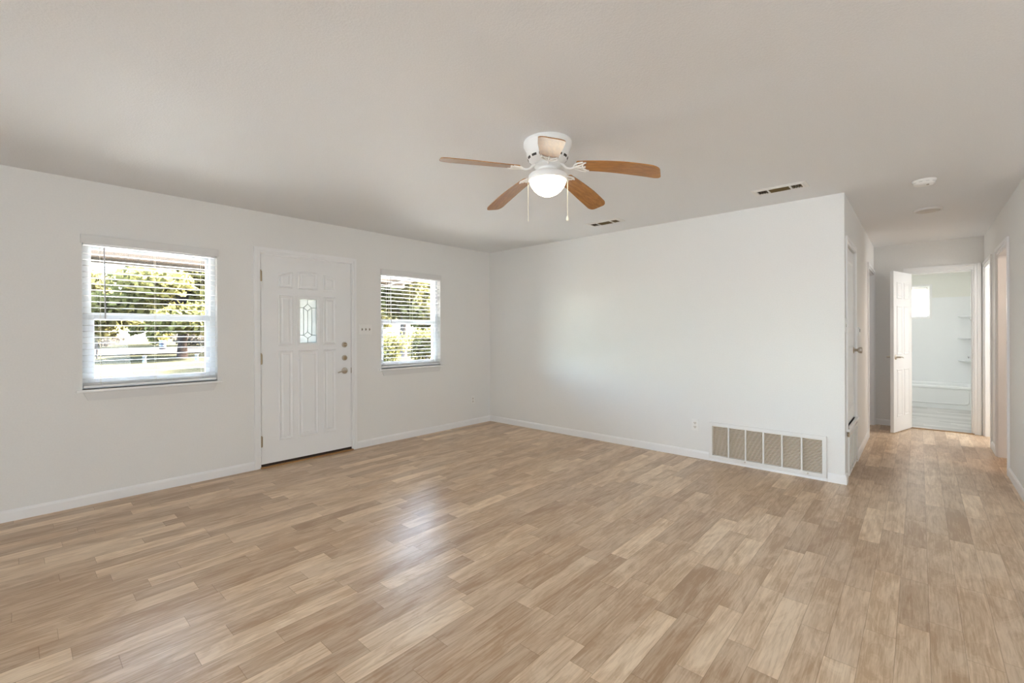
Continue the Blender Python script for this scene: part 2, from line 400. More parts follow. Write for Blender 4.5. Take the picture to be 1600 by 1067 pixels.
base_profile(bh, (XR, 0.30, 0), (XR, 1.205, 0), (-1, 0, 0)); base_profile(bh, (XR, 2.095, 0), (XR, 2.475, 0), (-1, 0, 0))
struct('baseboard_hall', bh, 'white baseboards of the hallway', 'baseboard')

# ------------------------------------------------------------------ window units
def casing_profile(mb, x0, x1, z1, w, t, m, z0=0.0, head_only=False):
    """flat door casing with a stepped edge round an opening x0..x1, up to z1; local frame, front is -y"""
    for k, (a, b, d) in enumerate(((0, w*0.45, t*0.65), (w*0.45, w, t))):
        mb.box(x0-b, x0-a, -d, 0, z0, z1+b, m); mb.box(x1+a, x1+b, -d, 0, z0, z1+b, m); mb.box(x0-a, x1+a, -d, 0, z1+a, z1+b, m)
    return mb
def window(name, y0, label):
    r = empty(name, (0, y0, 0), label, 'window', PI/2, kind='structure')
    w = WIN1[1]-WIN1[0]; z0, z1 = WZ
    # outer vinyl frame, set at the outside of the wall (local +y is outside)
    f = MB(); fw = 0.038
    f.box(0, fw, 0.06, 0.14, z0, z1, M['vinyl']).box(w-fw, w, 0.06, 0.14, z0, z1, M['vinyl']).box(fw, w-fw, 0.06, 0.14, z1-fw, z1, M['vinyl']).box(fw, w-fw, 0.06, 0.14, z0, z0+0.03, M['vinyl'])
    f.build('window_frame', r, bevel=0.003)
    zm = 1.42
    u = MB(); a = 0.022
    u.box(fw, fw+a, 0.105, 0.13, zm-0.02, z1-fw, M['vinyl']).box(w-fw-a, w-fw, 0.105, 0.13, zm-0.02, z1-fw, M['vinyl']).box(fw+a, w-fw-a, 0.105, 0.13, z1-fw-a, z1-fw, M['vinyl']).box(fw+a, w-fw-a, 0.105, 0.13, zm-0.005, zm+0.03, M['vinyl'])
    us = u.build('upper_sash', r, bevel=0.002)
    MB().box(fw+a, w-fw-a, 0.116, 0.119, zm+0.03, z1-fw-a, M['clear']).build('pane', us)
    l = MB(); a = 0.036
    l.box(fw, fw+a, 0.07, 0.10, z0+0.03, zm+0.012, M['vinyl']).box(w-fw-a, w-fw, 0.07, 0.10, z0+0.03, zm+0.012, M['vinyl']).box(fw+a, w-fw-a, 0.07, 0.10, zm-0.028, zm+0.012, M['vinyl']).box(fw+a, w-fw-a, 0.07, 0.10, z0+0.03, z0+0.075, M['vinyl'])
    ls = l.build('lower_sash', r, bevel=0.002)
    MB().box(fw+a, w-fw-a, 0.084, 0.087, z0+0.075, zm-0.028, M['clear']).build('pane', ls)
    s = MB().box(0.0, w, 0.0, 0.06, z0-0.018, z0, M['trim']).box(-0.035, w+0.035, -0.03, 0.0, z0-0.018, z0, M['trim'])
    s.build('window_sill', r, bevel=0.003)
    ap = MB(); ap.loops([[(0.0, -0.013, z0-0.018), (w, -0.013, z0-0.018), (w, 0, z0-0.018), (0.0, 0, z0-0.018)], [(0.03, -0.013, z0-0.082), (w-0.03, -0.013, z0-0.082), (w-0.03, 0, z0-0.082), (0.03, 0, z0-0.082)]], M['valance'])
    ap.build('window_apron', r, bevel=0.002)
    return r
window('window_1', WIN1[0], 'larger looking front window left of the entry door')
window('window_2', WIN2[0], 'front window right of the entry door, near the corner')

# ------------------------------------------------------------------ blinds
def blind(y0, label):
    w = WIN1[1]-WIN1[0]
    r = empty('window_blind', (0, y0, WZ[0]), label, 'blind', PI/2, 'open white blinds in the front windows')
    h = 2.0-WZ[0]
    v = MB().box(-0.008, w+0.006, -0.021, -0.008, h-0.034, h+0.03, M['valance']).box(-0.008, 0.0, -0.008, -0.001, h-0.034, h+0.03, M['valance']).box(w-0.002, w+0.006, -0.008, -0.001, h-0.034, h+0.03, M['valance'])
    v.build('valance', r, bevel=0.0015)
    MB().box(0.008, w-0.008, 0.002, 0.056, h-0.045, h-0.002, M['blind']).build('headrail', r, bevel=0.002)
    s = MB(); pitch = 0.0452; t = math.radians(2.6)
    for k in range(22):
        zc = 0.078+pitch*k; yc = 0.030
        ring = lambda x: [(x, yc+a*math.cos(t)+b*math.sin(t), zc-a*math.sin(t)+b*math.cos(t)) for a, b in ((-0.025, 0.0), (-0.012, -0.0022), (0.012, -0.0022), (0.025, 0.0), (0.012, 0.0018), (-0.012, 0.0018))]
        s.loops([ring(0.007), ring(w-0.007)], M['blind'])
    s.build('slats', r)
    MB().box(0.007, w-0.007, 0.004, 0.056, 0.012, 0.03, M['blind']).box(0.007, w-0.007, 0.006, 0.054, 0.034, 0.038, M['blind']).box(0.007, w-0.007, 0.006, 0.054, 0.042, 0.046, M['blind']).build('bottom_rail', r, bevel=0.002)
    for x in (0.105, 0.44, 0.765):
        c = MB()
        for y in (0.004, 0.056): c.tube([(x, y, 0.03), (x, y, h-0.045)], 0.0009, M['cord'], 5)
        for k in range(22): c.tube([(x, 0.004, 0.078+pitch*k-0.0035), (x, 0.056, 0.078+pitch*k-0.006)], 0.0006, M['cord'], 4)
        c.build('ladder_cord', r)
    MB().tube([(0.125, -0.004, h-0.05), (0.13, -0.006, h-0.60)], [0.0045, 0.0045], M['wand'], 8).build('wand', r)
    return r
b1 = blind(WIN1[0], 'open white slatted blind in the window left of the entry door')
dup(b1, (0, WIN2[0], WZ[0]), label='open white slatted blind in the window right of the entry door, near the corner')

# ------------------------------------------------------------------ raised panels and doors
def panel_emboss(mb, x0, x1, z0, z1, m, top=None, yf=0.0, sgn=-1, d1=0.006):
    """routed panel ring and raised field; top(x) gives a curved top edge, face at y=yf, bulging to sgn*y"""
    n = 9 if top else 2
    def ring(d, y):
        xs = [x1-d-(x1-x0-2*d)*i/(n-1) for i in range(n)]
        pts = [(x0+d, y, z0+d), (x1-d, y, z0+d)] + [(x, y, (top(x) if top else z1)-d) for x in xs]
        return pts if sgn < 0 else pts[::-1]
    mb.loops([ring(0.0, yf), ring(0.006, yf+sgn*d1), ring(0.013, yf+sgn*d1*0.8), ring(0.02, yf+sgn*0.0008), ring(0.032, yf+sgn*0.0008), ring(0.040, yf+sgn*d1*0.75)], m, cap0=False)
def hinge(parent, x, z, m):
    h = MB(); h.lathe([(0.0055, -0.05), (0.0055, 0.05)], m, (x, -0.006, z), 10); h.lathe([(0.004, 0.05), (0.006, 0.053), (0.003, 0.06)], m, (x, -0.006, z), 10)
    h.box(x-0.012, x+0.012, -0.003, 0.001, z-0.048, z+0.048, m)
    return h.build('hinge', parent)

# entry door in the left wall (hinges left, local x runs towards the corner)
d1 = empty('door_1', (0, DY[0], 0), 'white panelled entry door with a small leaded glass light', 'door', PI/2, kind='structure')
dw = DY[1]-DY[0]
casing_profile(MB(), 0.0, dw, DH, 0.055, 0.018, M['trim']).build('door_casing', d1, bevel=0.002)
MB().box(-0.001, 0.004, 0, 0.14, 0, DH, M['trim']).box(dw-0.004, dw+0.001, 0, 0.14, 0, DH, M['trim']).box(0.004, dw-0.004, 0, 0.14, DH-0.004, DH+0.001, M['trim']).box(0.004, 0.02, 0.052, 0.07, 0.03, DH-0.004, M['trim']).box(dw-0.02, dw-0.004, 0.052, 0.07, 0.03, DH-0.004, M['trim']).box(0.02, dw-0.02, 0.052, 0.07, DH-0.02, DH-0.004, M['trim']).build('door_jamb', d1)
sl = MB(); LX = (0.37, 0.545); LZ = (1.186, 1.63); X0, X1 = 0.008, dw-0.008
solid_with_holes(sl, 'y', 0.002, 0.046, X0, X1, 0.034, DH-0.009, [(LX[0], LX[1], LZ[0], LZ[1])], M['door'])
arch = lambda x: 1.912-0.62*(x-0.458)**2
for a, b in ((0.166, 0.302), (0.353, 0.556), (0.613, 0.748)):
    panel_emboss(sl, a, b, 1.73, 1.9, M['door'], arch, 0.002, -1, 0.010)
    panel_emboss(sl, a, b, 0.24, 1.112, M['door'], None, 0.002, -1, 0.010)
for a, b in ((0.166, 0.302), (0.613, 0.748)): panel_emboss(sl, a, b, 1.165, 1.66, M['door'], None, 0.002, -1, 0.010)
slab = sl.build('door_slab', d1)
lf = MB()
for a, b, d in ((0.034, 0.012, 0.010), (0.014, 0.0, 0.006)):
    x0, x1, z0, z1 = LX[0], LX[1], LZ[0], LZ[1]
    lf.box(x0-a, x0-b, 0.002-d, 0.003, z0-a, z1+a, M['door']).box(x1+b, x1+a, 0.002-d, 0.003, z0-a, z1+a, M['door']).box(x0-b, x1+b, 0.002-d, 0.003, z1+b, z1+a, M['door']).box(x0-b, x1+b, 0.002-d, 0.003, z0-a, z0-b, M['door'])
light_frame = lf.build('light_frame', slab, bevel=0.002)
MB().box(LX[0], LX[1], 0.020, 0.026, LZ[0], LZ[1], M['frost']).build('glass_pane', slab)
ld = MB(); xc = (LX[0]+LX[1])/2; zt, zb = LZ[1], LZ[0]; yl = 0.018
def came(*pts):
    for p, q in zip(pts, pts[1:]): ld.tube([(p[0], yl, p[1]), (q[0], yl, q[1])], 0.0029, M['lead'], 5)
dx = 0.042
came((xc, zt), (xc, zt-0.045)); came((xc, zt-0.045), (xc+dx, zt-0.085), (xc, zt-0.118), (xc-dx, zt-0.085), (xc, zt-0.045))
came((xc, zb), (xc, zb+0.045)); came((xc, zb+0.045), (xc+dx, zb+0.078), (xc, zb+0.112), (xc-dx, zb+0.078), (xc, zb+0.045))
came((xc, zt-0.118), (xc, zb+0.112)); came((xc-dx, zt-0.085), (xc-dx, zb+0.078)); came((xc+dx, zt-0.085), (xc+dx, zb+0.078))
for z in (zt-0.085, zb+0.078): came((LX[0], z), (xc-dx, z)); came((xc+dx, z), (LX[1], z))
ld.build('leading', slab)
for z in (1.83, 1.037, 0.25): hinge(d1, 0.006, z, M['bronze'])
def rosette(mb, x, z, r, t, m, y=0.002):
    T = Matrix.Translation((x, y, z)) @ Matrix.Rotation(PI/2, 4, 'X')
    mb.lathe([(r, 0), (r, t*0.5), (r*0.85, t), (0.001, t)], m, n=24, T=T, cap1=False); return T
for z in (1.158, 1.015):
    db = MB(); T = rosette(db, 0.846, z, 0.03, 0.016, M['nickel'])
    db.lathe([(0.021, 0.016), (0.019, 0.022), (0.001, 0.023)], M['bronze'], n=20, T=T, cap1=False)
    if z < 1.1: db.box(0.842, 0.850, -0.036, -0.018, z-0.014, z+0.014, M['bronze'])
    else: db.box(0.833, 0.859, -0.034, -0.018, z-0.004, z+0.004, M['nickel'])
    db.build('deadbolt', slab, bevel=0.001)
lv = MB(); T = rosette(lv, 0.846, 0.875, 0.034, 0.012, M['nickel'])
lv.lathe([(0.012, 0.012), (0.012, 0.05), (0.001, 0.052)], M['nickel'], n=16, T=T, cap1=False)
lv.tube([(0.85, -0.045, 0.875), (0.82, -0.05, 0.878), (0.785, -0.05, 0.872), (0.75, -0.046, 0.862)], [0.010, 0.0085, 0.007, 0.006], M['nickel'], 10)
lv.build('door_lever', slab)
MB().box(dw-0.006, dw-0.003, -0.002, 0.012, 0.845, 0.905, M['bronze']).build('strike_plate', d1)
MB().box(0.004, dw-0.004, 0.0, 0.14, 0.012, 0.033, M['darkgap']).build('door_gap_strip', d1)  # dark strip paints the shaded gap under the door
MB().box(-0.006, dw+0.006, -0.03, 0.10, 0.0, 0.012, M['brassw']).build('threshold', d1, bevel=0.003)

# six panel leaf, built from the hinge edge (x=0) to the free edge
def six_panel(name, parent, w, h, z0=0.012, t=0.035, loc=(0, 0, 0), rz=0.0):
    mb = MB().box(0, w, 0, t, z0, h, M['door'])
    st = 0.10*w/0.6; c = w/2
    cols = ((st, c-0.028), (c+0.028, w-st))
    for a, b in cols:
        for p, q in ((0.20, 0.80), (0.98, 1.60), (1.69, h-0.13)):
            panel_emboss(mb, a, b, p, q, M['door'], None, 0.0, -1, 0.006); panel_emboss(mb, a, b, p, q, M['door'], None, t, 1, 0.006)
    o = mb.build(name, parent, loc); o.rotation_euler = (0, 0, rz); return o
def lever_pair(parent, x, z, t, m, direction=-1):
    for s, y in ((-1, 0.0), (1, t)):
        mb = MB(); T = Matrix.Translation((x, y, z)) @ Matrix.Rotation(PI/2 if s < 0 else -PI/2, 4, 'X')
        mb.lathe([(0.031, 0), (0.031, 0.006), (0.026, 0.011), (0.001, 0.011)], m, n=20, T=T, cap1=False)
        mb.lathe([(0.011, 0.011), (0.011, 0.052), (0.001, 0.054)], m, n=14, T=T, cap1=False)
        mb.tube([(x, y+s*0.047, z), (x+direction*0.03, y+s*0.052, z+0.002), (x+direction*0.07, y+s*0.052, z-0.003), (x+direction*0.105, y+s*0.047, z-0.010)], [0.0095, 0.0085, 0.007, 0.005], m, 10)
        mb.build('door_lever', parent)

# bathroom door: casing on the hall side, leaf swung into the hall
d2 = empty('door_2', (4.552, YB, 0), 'open white six panel door to the bathroom', 'door', 0, kind='structure')
w2 = 0.596
casing_profile(MB(), 0.0, w2, 2.05, 0.062, 0.016, M['trim']).build('door_casing', d2, bevel=0.002)
MB().box(-0.001, 0.012, 0, 0.12, 0, 2.05, M['trim']).box(w2-0.012, w2+0.001, 0, 0.12, 0, 2.05, M['trim']).box(0.012, w2-0.012, 0, 0.12, 2.038, 2.051, M['trim']).box(w2-0.024, w2-0.012, 0.05, 0.08, 0, 2.038, M['trim']).box(0.012, w2-0.024, 0.05, 0.08, 2.026, 2.038, M['trim']).build('door_jamb', d2)
MB().box(0, w2, -0.02, 0.03, 0, 0.008, M['brassw']).build('threshold', d2)
MB().box(w2-0.0125, w2-0.0110, 0.015, 0.04, 0.93, 1.0, M['nickel']).build('strike_plate', d2)
ang = math.atan2(-0.58, -0.165)
leaf = six_panel('door_leaf', d2, 0.60, 2.03, loc=(0.020, -0.004, 0), rz=ang)
# after the turn the local -y side of the leaf looks away to the left; shift so the right face starts at the hinge
leaf.location = (0.020-0.035*math.sin(ang)*-1, -0.020, 0)
lever_pair(leaf, 0.545, 0.955, 0.035, M['nickel'])
for z in (0.25, 1.05, 1.82): MB().lathe([(0.006, -0.045), (0.006, 0.045)], M['nickel'], (0.016, -0.012, z), 10).build('hinge', d2)

# furnace closet door in the hall's left wall (front looks to +x)
d3 = empty('door_3', (LB, 0.15, 0), 'narrow white closet door above the small hallway grille', 'door', PI/2, kind='structure')
cs = MB(); w3 = 0.68
casing_profile(cs, 0, w3, 2.035, 0.06, 0.012, M['trim'], 0.4455)
cs.build('door_casing', d3, bevel=0.002)
MB().box(-0.06, w3+0.06, -0.024, 0.02, 0.425, 0.445, M['trim']).box(0, w3, -0.010, 0.0, 0.385, 0.425, M['trim']).build('door_ledge', d3, bevel=0.002)
dl = MB().box(0.004, w3-0.004, 0.012, 0.047, 0.449, 2.03, M['door'])
for zz in ((0.56, 1.15), (1.27, 1.92)): panel_emboss(dl, 0.10, w3-0.10, *zz, M['door'], None, 0.012)
cl = dl.build('door_leaf', d3)
kb = MB(); T = rosette(kb, 0.60, 1.10, 0.032, 0.010, M['bronze'], 0.012)
kb.lathe([(0.012, 0.010), (0.012, 0.035), (0.024, 0.040), (0.029, 0.052), (0.029, 0.068), (0.020, 0.074), (0.001, 0.075)], M['nickel'], n=20, T=T, cap1=False)
kb.build('door_knob', cl)
MB().box(-0.0, 0.012, -0.016, 0.02, 0.372, 0.448, M['bronze']).build('hinge', d3)

# open doorways off the hall
def doorway(name, loc, rz, w, label, t=0.12):
    r = empty(name, loc, label, 'doorway', rz, kind='structure')
    casing_profile(MB(), 0, w, 2.05, 0.062, 0.016, M['trim']).build('door_casing', r, bevel=0.002)
    MB().box(-0.001, 0.012, 0, t, 0, 2.05, M['trim']).box(w-0.012, w+0.001, 0, t, 0, 2.05, M['trim']).box(0.012, w-0.012, 0, t, 2.038, 2.051, M['trim']).build('door_jamb', r)
    return r
doorway('door_4', (LB, 2.30, 0), PI/2, 0.915, 'white cased doorway at the far end of the hall on the left')
doorway('door_5', (XR, 3.235, 0), -PI/2, 0.695, 'bright white cased doorway at the far end of the hall on the right')
d6 = doorway('door_6', (XR, 2.03, 0), -PI/2, 0.76, 'nearer doorway on the right of the hall, warm lit door leaf inside')
lf6 = six_panel('door_leaf', d6, 0.72, 2.03, loc=(0.012+0.04, 0.118, 0), rz=PI/2)

# ------------------------------------------------------------------ ceiling fan
FX, FY = 2.968, -2.473
fan = empty('ceiling_fan', (FX, FY, H), 'white hugger ceiling fan with five oak blades and a lit bowl', 'ceiling fan')
hb = MB().lathe([(0.142, 0), (0.146, -0.008), (0.146, -0.028), (0.139, -0.033), (0.139, -0.042), (0.131, -0.05), (0.127, -0.085), (0.120, -0.108), (0.105, -0.122), (0.075, -0.134), (0.05, -0.138)], M['fan'], n=48)
hous = hb.build('motor_housing', fan)
sv = MB()
for k in range(14):
    a0 = 2*PI*k/14
    L = []
    for a in (a0+0.05*0, a0+0.11, a0+0.22, a0+0.30):
        L.append([(r*math.cos(a), r*math.sin(a), z) for r, z in ((0.1232, -0.0995), (0.1188, -0.1112), (0.110, -0.1112), (0.112, -0.0995))])
    sv.loops(L, M['slot'])
sv.build('cooling_slots', hous)
MB().lathe([(0.075, -0.134), (0.082, -0.140), (0.082, -0.152), (0.06, -0.158), (0.058, -0.166), (0.056, -0.176), (0.060, -0.181)], M['fan'], n=36).build('switch_housing', fan)
DROOP = {0: 0.10, 1: 0.085, 2: 0.09, 3: 0.0, 4: 0.085}
for k in range(5):
    A = 0.373+k*2*PI/5; R = Matrix.Rotation(A, 4, 'Z'); dz = DROOP[k]; zr = -0.168
    pitch = math.radians(-11)
    def place(x, y, z=0.0):
        """x along the blade, y across; the blade bends down towards its tip and is pitched"""
        s = max(0.0, (x-0.17)/0.47)
        return R @ Vector((x, y*math.cos(pitch), zr-dz*(0.55*s+0.45*s*s)+y*math.sin(pitch)+z))
    bl_ = MB(); st = []
    for i, s in enumerate([0, 0.015, 0.04, .1, .2, .3, .4, .5, .6, .7, .8, .86, .90, .925, .95, .97, .985, .995, 1.0]):
        x = 0.185+(0.652-0.185)*s
        hw = 0.050+0.017*min(1, s*1.6)
        if s > 0.90: hw -= 0.034*(1-math.sqrt(max(0.0, 1-((s-0.90)/0.10)**2)))
        if i == 0: hw *= 0.8
        st.append([place(x, -hw, -0.0025), place(x, 0, -0.0025), place(x, hw, -0.0025), place(x, hw, 0.0025), place(x, 0, 0.0025), place(x, -hw, 0.0025)])
    # the mesh is laid out along local x so that the grain follows the blade
    Ri = R.inverted(); st = [[Ri @ p for p in ring] for ring in st]
    bl_.loops(st, M['oak'])
    b = bl_.build('blade', fan); b.rotation_euler = (0, 0, A)
    ir = MB()
    pts = [(0.07, 0, -0.140), (0.095, 0, -0.150), (0.115, 0, -0.172), (0.14, 0, -0.180), (0.165, 0, -0.176)]
    ir.tube([R @ Vector(p) for p in pts], [0.009, 0.008, 0.007, 0.007, 0.008], M['fan'], 8)
    def pl(x, y): return place(x, y, -0.006)
    arc = [pl(0.235-0.072*math.cos(t), 0.05*math.sin(t)) for t in [(-1+2*i/12)*1.45 for i in range(13)]]
    ir.tube(arc, 0.0055, M['fan'], 6)
    for t in (-0.6, 0.0, 0.6): ir.tube([pl(0.165, 0), pl(0.232-0.01*abs(t), 0.05*t)], 0.005, M['fan'], 6)
    arc2 = [pl(0.245-0.030*math.cos(t), 0.045*math.sin(t)) for t in [(-1+2*i/8)*1.5 for i in range(9)]]
    ir.tube(arc2, 0.0045, M['fan'], 6)
    for y in (-0.03, 0.0, 0.03): ir.lathe([(0.005, -0.004), (0.001, -0.006)], M['fan'], tuple(pl(0.225, y)), 8)
    Ri = R.inverted(); ir.v = [tuple(Ri @ Vector(p)) for p in ir.v]
    iro = ir.build('blade_bracket', b)
fit = MB().lathe([(0.056, -0.172), (0.064, -0.182), (0.085, -0.190), (0.108, -0.198), (0.117, -0.207), (0.119, -0.232), (0.115, -0.237), (0.100, -0.237)], M['fan'], n=40)
fit.build('light_fitter', fan)
MB().lathe([(0.108, -0.234), (0.111, -0.241), (0.109, -0.252), (0.101, -0.269), (0.085, -0.292), (0.062, -0.312), (0.034, -0.326), (0.010, -0.331), (0.001, -0.331)], M['bowl'], n=40, cap0=False, cap1=False).build('lamp_bowl', fan)
cx_, cy_ = 0.742, 0.670     # across the line of sight
for s, zb_, fobbed in ((-1, -0.478, False), (1, -0.452, True)):
    px, py = s*0.119*cx_, s*0.119*cy_
    ch = MB().tube([(px*0.95, py*0.95, -0.222), (px*1.03, py*1.03, -0.226), (px*1.02, py*1.02, -0.25), (px, py, zb_)], 0.0017, M['fob'], 6)
    n_ = 24
    for i in range(n_): ch.lathe([(0.0005, -0.0022), (0.0022, 0), (0.0005, 0.0022)], M['fob'], (px, py, -0.23+(zb_+0.23)*i/n_), 6)
    c = ch.build('pull_chain', fan)
    if fobbed: MB().lathe([(0.002, 0.002), (0.006, -0.006), (0.0085, -0.018), (0.007, -0.026), (0.001, -0.028)], M['fob'], (px, py, zb_), 14).build('fob', c)
    else: MB().lathe([(0.001, 0.002), (0.0028, 0), (0.001, -0.004)], M['fob'], (px, py, zb_), 8).build('fob', c)

# ------------------------------------------------------------------ ceiling registers
def register(loc, label):
    r = empty('ceiling_vent', loc, label, 'vent', 0, 'air registers in the living room ceiling')
    w, d = 0.385, 0.175; iw, id_ = 0.31, 0.115
    f = MB()
    for a, b, z in ((0.0, 0.030, -0.004), (0.022, 0.036, -0.009)):
        f.box(-w/2+a, -w/2+b, -d/2+a, d/2-a, z, 0, M['grille']).box(w/2-b, w/2-a, -d/2+a, d/2-a, z, 0, M['grille']).box(-w/2+b, w/2-b, d/2-b, d/2-a, z, 0, M['grille']).box(-w/2+b, w/2-b, -d/2+a, -d/2+b, z, 0, M['grille'])
    for x in (-0.078, 0.078): f.box(x-0.006, x+0.006, -d/2+0.03, d/2-0.03, -0.009, 0, M['grille'])
    f.build('vent_frame', r)
    MB().box(-w/2+0.03, w/2-0.03, -d/2+0.03, d/2-0.03, -0.0012, 0.0, M['ventd']).build('duct_opening', r)  # dark sheet on the ceiling stands in for the shaded duct depth
    s = MB()
    for sgn, xs in ((1, (-0.150, -0.132, -0.114, -0.096)), (-1, (0.096, 0.114, 0.132, 0.150))):
        for x in xs:
            T = Matrix.Translation((x, 0, -0.0055)) @ Matrix.Rotation(sgn*0.6, 4, 'Y'); s.box(-0.004, 0.004, -d/2+0.034, d/2-0.034, -0.0006, 0.0006, M['ventl'], T)
    for k in range(7):
        T = Matrix.Translation((0, -0.048+0.016*k, -0.0055)) @ Matrix.Rotation(-0.55, 4, 'X'); s.box(-0.071, 0.071, -0.006, 0.006, -0.0006, 0.0006, M['ventl'], T)
    s.build('louvers', r)
    return r
v1 = register((3.805, -0.485, H), 'ceiling air register nearer the hallway, above the grille end of the wall')
dup(v1, (2.185, -0.465, H), label='ceiling air register just right of the fan, above the middle of the back wall')

# smoke detector and the flush disc in the hall ceiling
sd = empty('smoke_detector', (4.675, 0.055, H), 'round white smoke detector on the ceiling at the hall entrance', 'smoke detector')
MB().lathe([(0.072, 0), (0.072, -0.010), (0.066, -0.013), (0.064, -0.024), (0.056, -0.034), (0.03, -0.038), (0.001, -0.038)], M['plate'], n=36, cap1=False).build('detector_body', sd)
s_ = MB()
for k in range(10):
    a = 2*PI*k/10; T = Matrix.Rotation(a, 4, 'Z'); s_.box(0.062, 0.0655, -0.010, 0.010, -0.0195, -0.0175, M['seamgrey'], T)
s_.build('smoke_slots', sd)
MB().lathe([(0.009, -0.037), (0.009, -0.040), (0.001, -0.0405)], M['toggle'], (0.02, -0.02, 0), 14).build('test_button', sd)
dc = empty('ceiling_light', (4.708, 1.19, H), 'flush round unlit light disc on the hallway ceiling', 'ceiling light')
MB().lathe([(0.105, 0), (0.105, -0.012), (0.098, -0.018), (0.09, -0.018)], M['grille'], n=40, cap1=False).build('light_trim', dc)
MB().lathe([(0.092, -0.014), (0.070, -0.024), (0.03, -0.029), (0.001, -0.030)], mat('unlit diffuser', (0.62, 0.58, 0.53), 0.5), n=40, cap1=False).build('diffuser', dc)

# ------------------------------------------------------------------ return grilles
def return_grille(loc, rz, w, h, ndiv, rows, label, group=None):
    """frame w x h with its lower left corner at the origin; front is -y"""
    r = empty('return_grille', loc, label, 'air grille', rz, group)
    bx, bz = 0.030, 0.034; f = MB()
    f.box(0, bx, -0.014, 0, 0, h, M['grille']).box(w-bx, w, -0.014, 0, 0, h, M['grille']).box(bx, w-bx, -0.014, 0, 0, bz, M['grille']).box(bx, w-bx, -0.014, 0, h-bz, h, M['grille'])
    fr = f.build('grille_frame', r, bevel=0.002)
    iw = (w-2*bx)
    dv = MB()
    for k in range(1, ndiv): x = bx+iw*k/ndiv; dv.box(x-0.006, x+0.006, -0.0125, 0.01, bz, h-bz, M['grille'])
    dv.build('divider_bars', r)
    s = MB(); ih = h-2*bz
    for k in range(rows):
        z = bz+ih*(k+0.5)/rows; T = Matrix.Translation((0, 0.0, z)) @ Matrix.Rotation(math.radians(27), 4, 'X')
        s.box(bx, w-bx, -0.006, 0.006, -0.0005, 0.0005, M['louver'], T)
    s.build('louvers', r)
    MB().box(bx-0.002, w-bx+0.002, 0.03, 0.04, bz-0.002, h-bz+0.002, M['dust']).build('air_filter', r)
    for x in (w*0.34, w*0.86): MB().lathe([(0.006, 0), (0.006, 0.004), (0.001, 0.005)], M['nickel'], n=12, T=Matrix.Translation((x, -0.014, bz*0.5)) @ Matrix.Rotation(PI/2, 4, 'X'), cap1=False).build('latch', r)
    return r
return_grille((3.087, 0, 0.026), 0, 0.968, 0.356, 6, 22, 'wide white return air grille low on the back wall')
return_grille((LB, 0.19, 0.03), PI/2, 0.69, 0.365, 4, 22, 'small return air grille under the hallway closet door')

# ------------------------------------------------------------------ switches and outlets
def outlet(loc, rz, label):
    r = empty('wall_outlet', loc, label, 'outlet', rz, 'duplex wall outlets')
    MB().box(-0.036, 0.036, -0.006, 0, -0.058, 0.058, M['plate']).build('cover_plate', r, bevel=0.003)
    for z in (0.02, -0.02):
        s = MB(); ring = [(0.0165*math.cos(t), 0.0145*math.sin(t)) for t in [2*PI*i/20 for i in range(20)]]
        s.loops([[(x, -0.006, z+q) for x, q in ring], [(x*0.97, -0.0085, z+q*0.97) for x, q in ring]], M['socket'])
        rc = s.build('receptacle', r)
        MB().box(-0.0085, -0.005, -0.0092, -0.0083, z-0.001, z+0.008, M['slot']).box(0.005, 0.0085, -0.0092, -0.0083, z-0.001, z+0.008, M['slot']).box(-0.003, 0.003, -0.0092, -0.0083, z-0.010, z-0.0045, M['slot']).build('slots', rc)
    MB().lathe([(0.003, 0), (0.001, 0.0015)], M['socket'], n=10, T=Matrix.Translation((0, -0.006, 0)) @ Matrix.Rotation(PI/2, 4, 'X')).build('screw', r)
    return r
o1 = outlet((2.948, 0, 0.334), 0, 'white duplex outlet on the back wall left of the wide grille')
dup(o1, (0, -0.346, 0.342), PI/2, 'white duplex outlet below and right of the corner window')
def switch(loc, rz, n, label, tm):
    r = empty('light_switch', loc, label, 'light switch', rz)
    w = 0.07+0.046*(n-1)
    MB().box(-w/2, w/2, -0.006, 0, -0.058, 0.058, M['plate']).build('cover_plate', r, bevel=0.003)
    for k in range(n):
        x = (k-(n-1)/2)*0.046
        t = MB().box(x-0.005, x+0.005, -0.0072, -0.006, -0.012, 0.012, M['slot'])
        T = Matrix.Translation((x, -0.010, 0.003)) @ Matrix.Rotation(math.radians(25), 4, 'X')
        t.box(-0.0038, 0.0038, -0.009, 0.006, -0.0045, 0.0045, tm, T); t.build('toggle', r)
    return r
switch((0, -1.987, 1.325), PI/2, 3, 'three gang toggle switch plate right of the entry door', M['toggle'])
switch((LB, 0.046, 1.33), PI/2, 1, 'single toggle switch at the hall corner left of the closet door', M['plate'])
th = empty('thermostat', (LB, 0.99, 1.277), 'small white thermostat right of the closet door', 'thermostat', PI/2)
MB().box(-0.06, 0.06, -0.006, 0, -0.047, 0.047, M['plate']).box(-0.056, 0.056, -0.024, -0.006, -0.043, 0.043, M['plate']).build('thermostat_body', th, bevel=0.003)
MB().box(-0.030, 0.030, -0.0246, -0.0238, -0.004, 0.028, mat('grey display', (0.35, 0.38, 0.36), 0.2)).build('display', th)

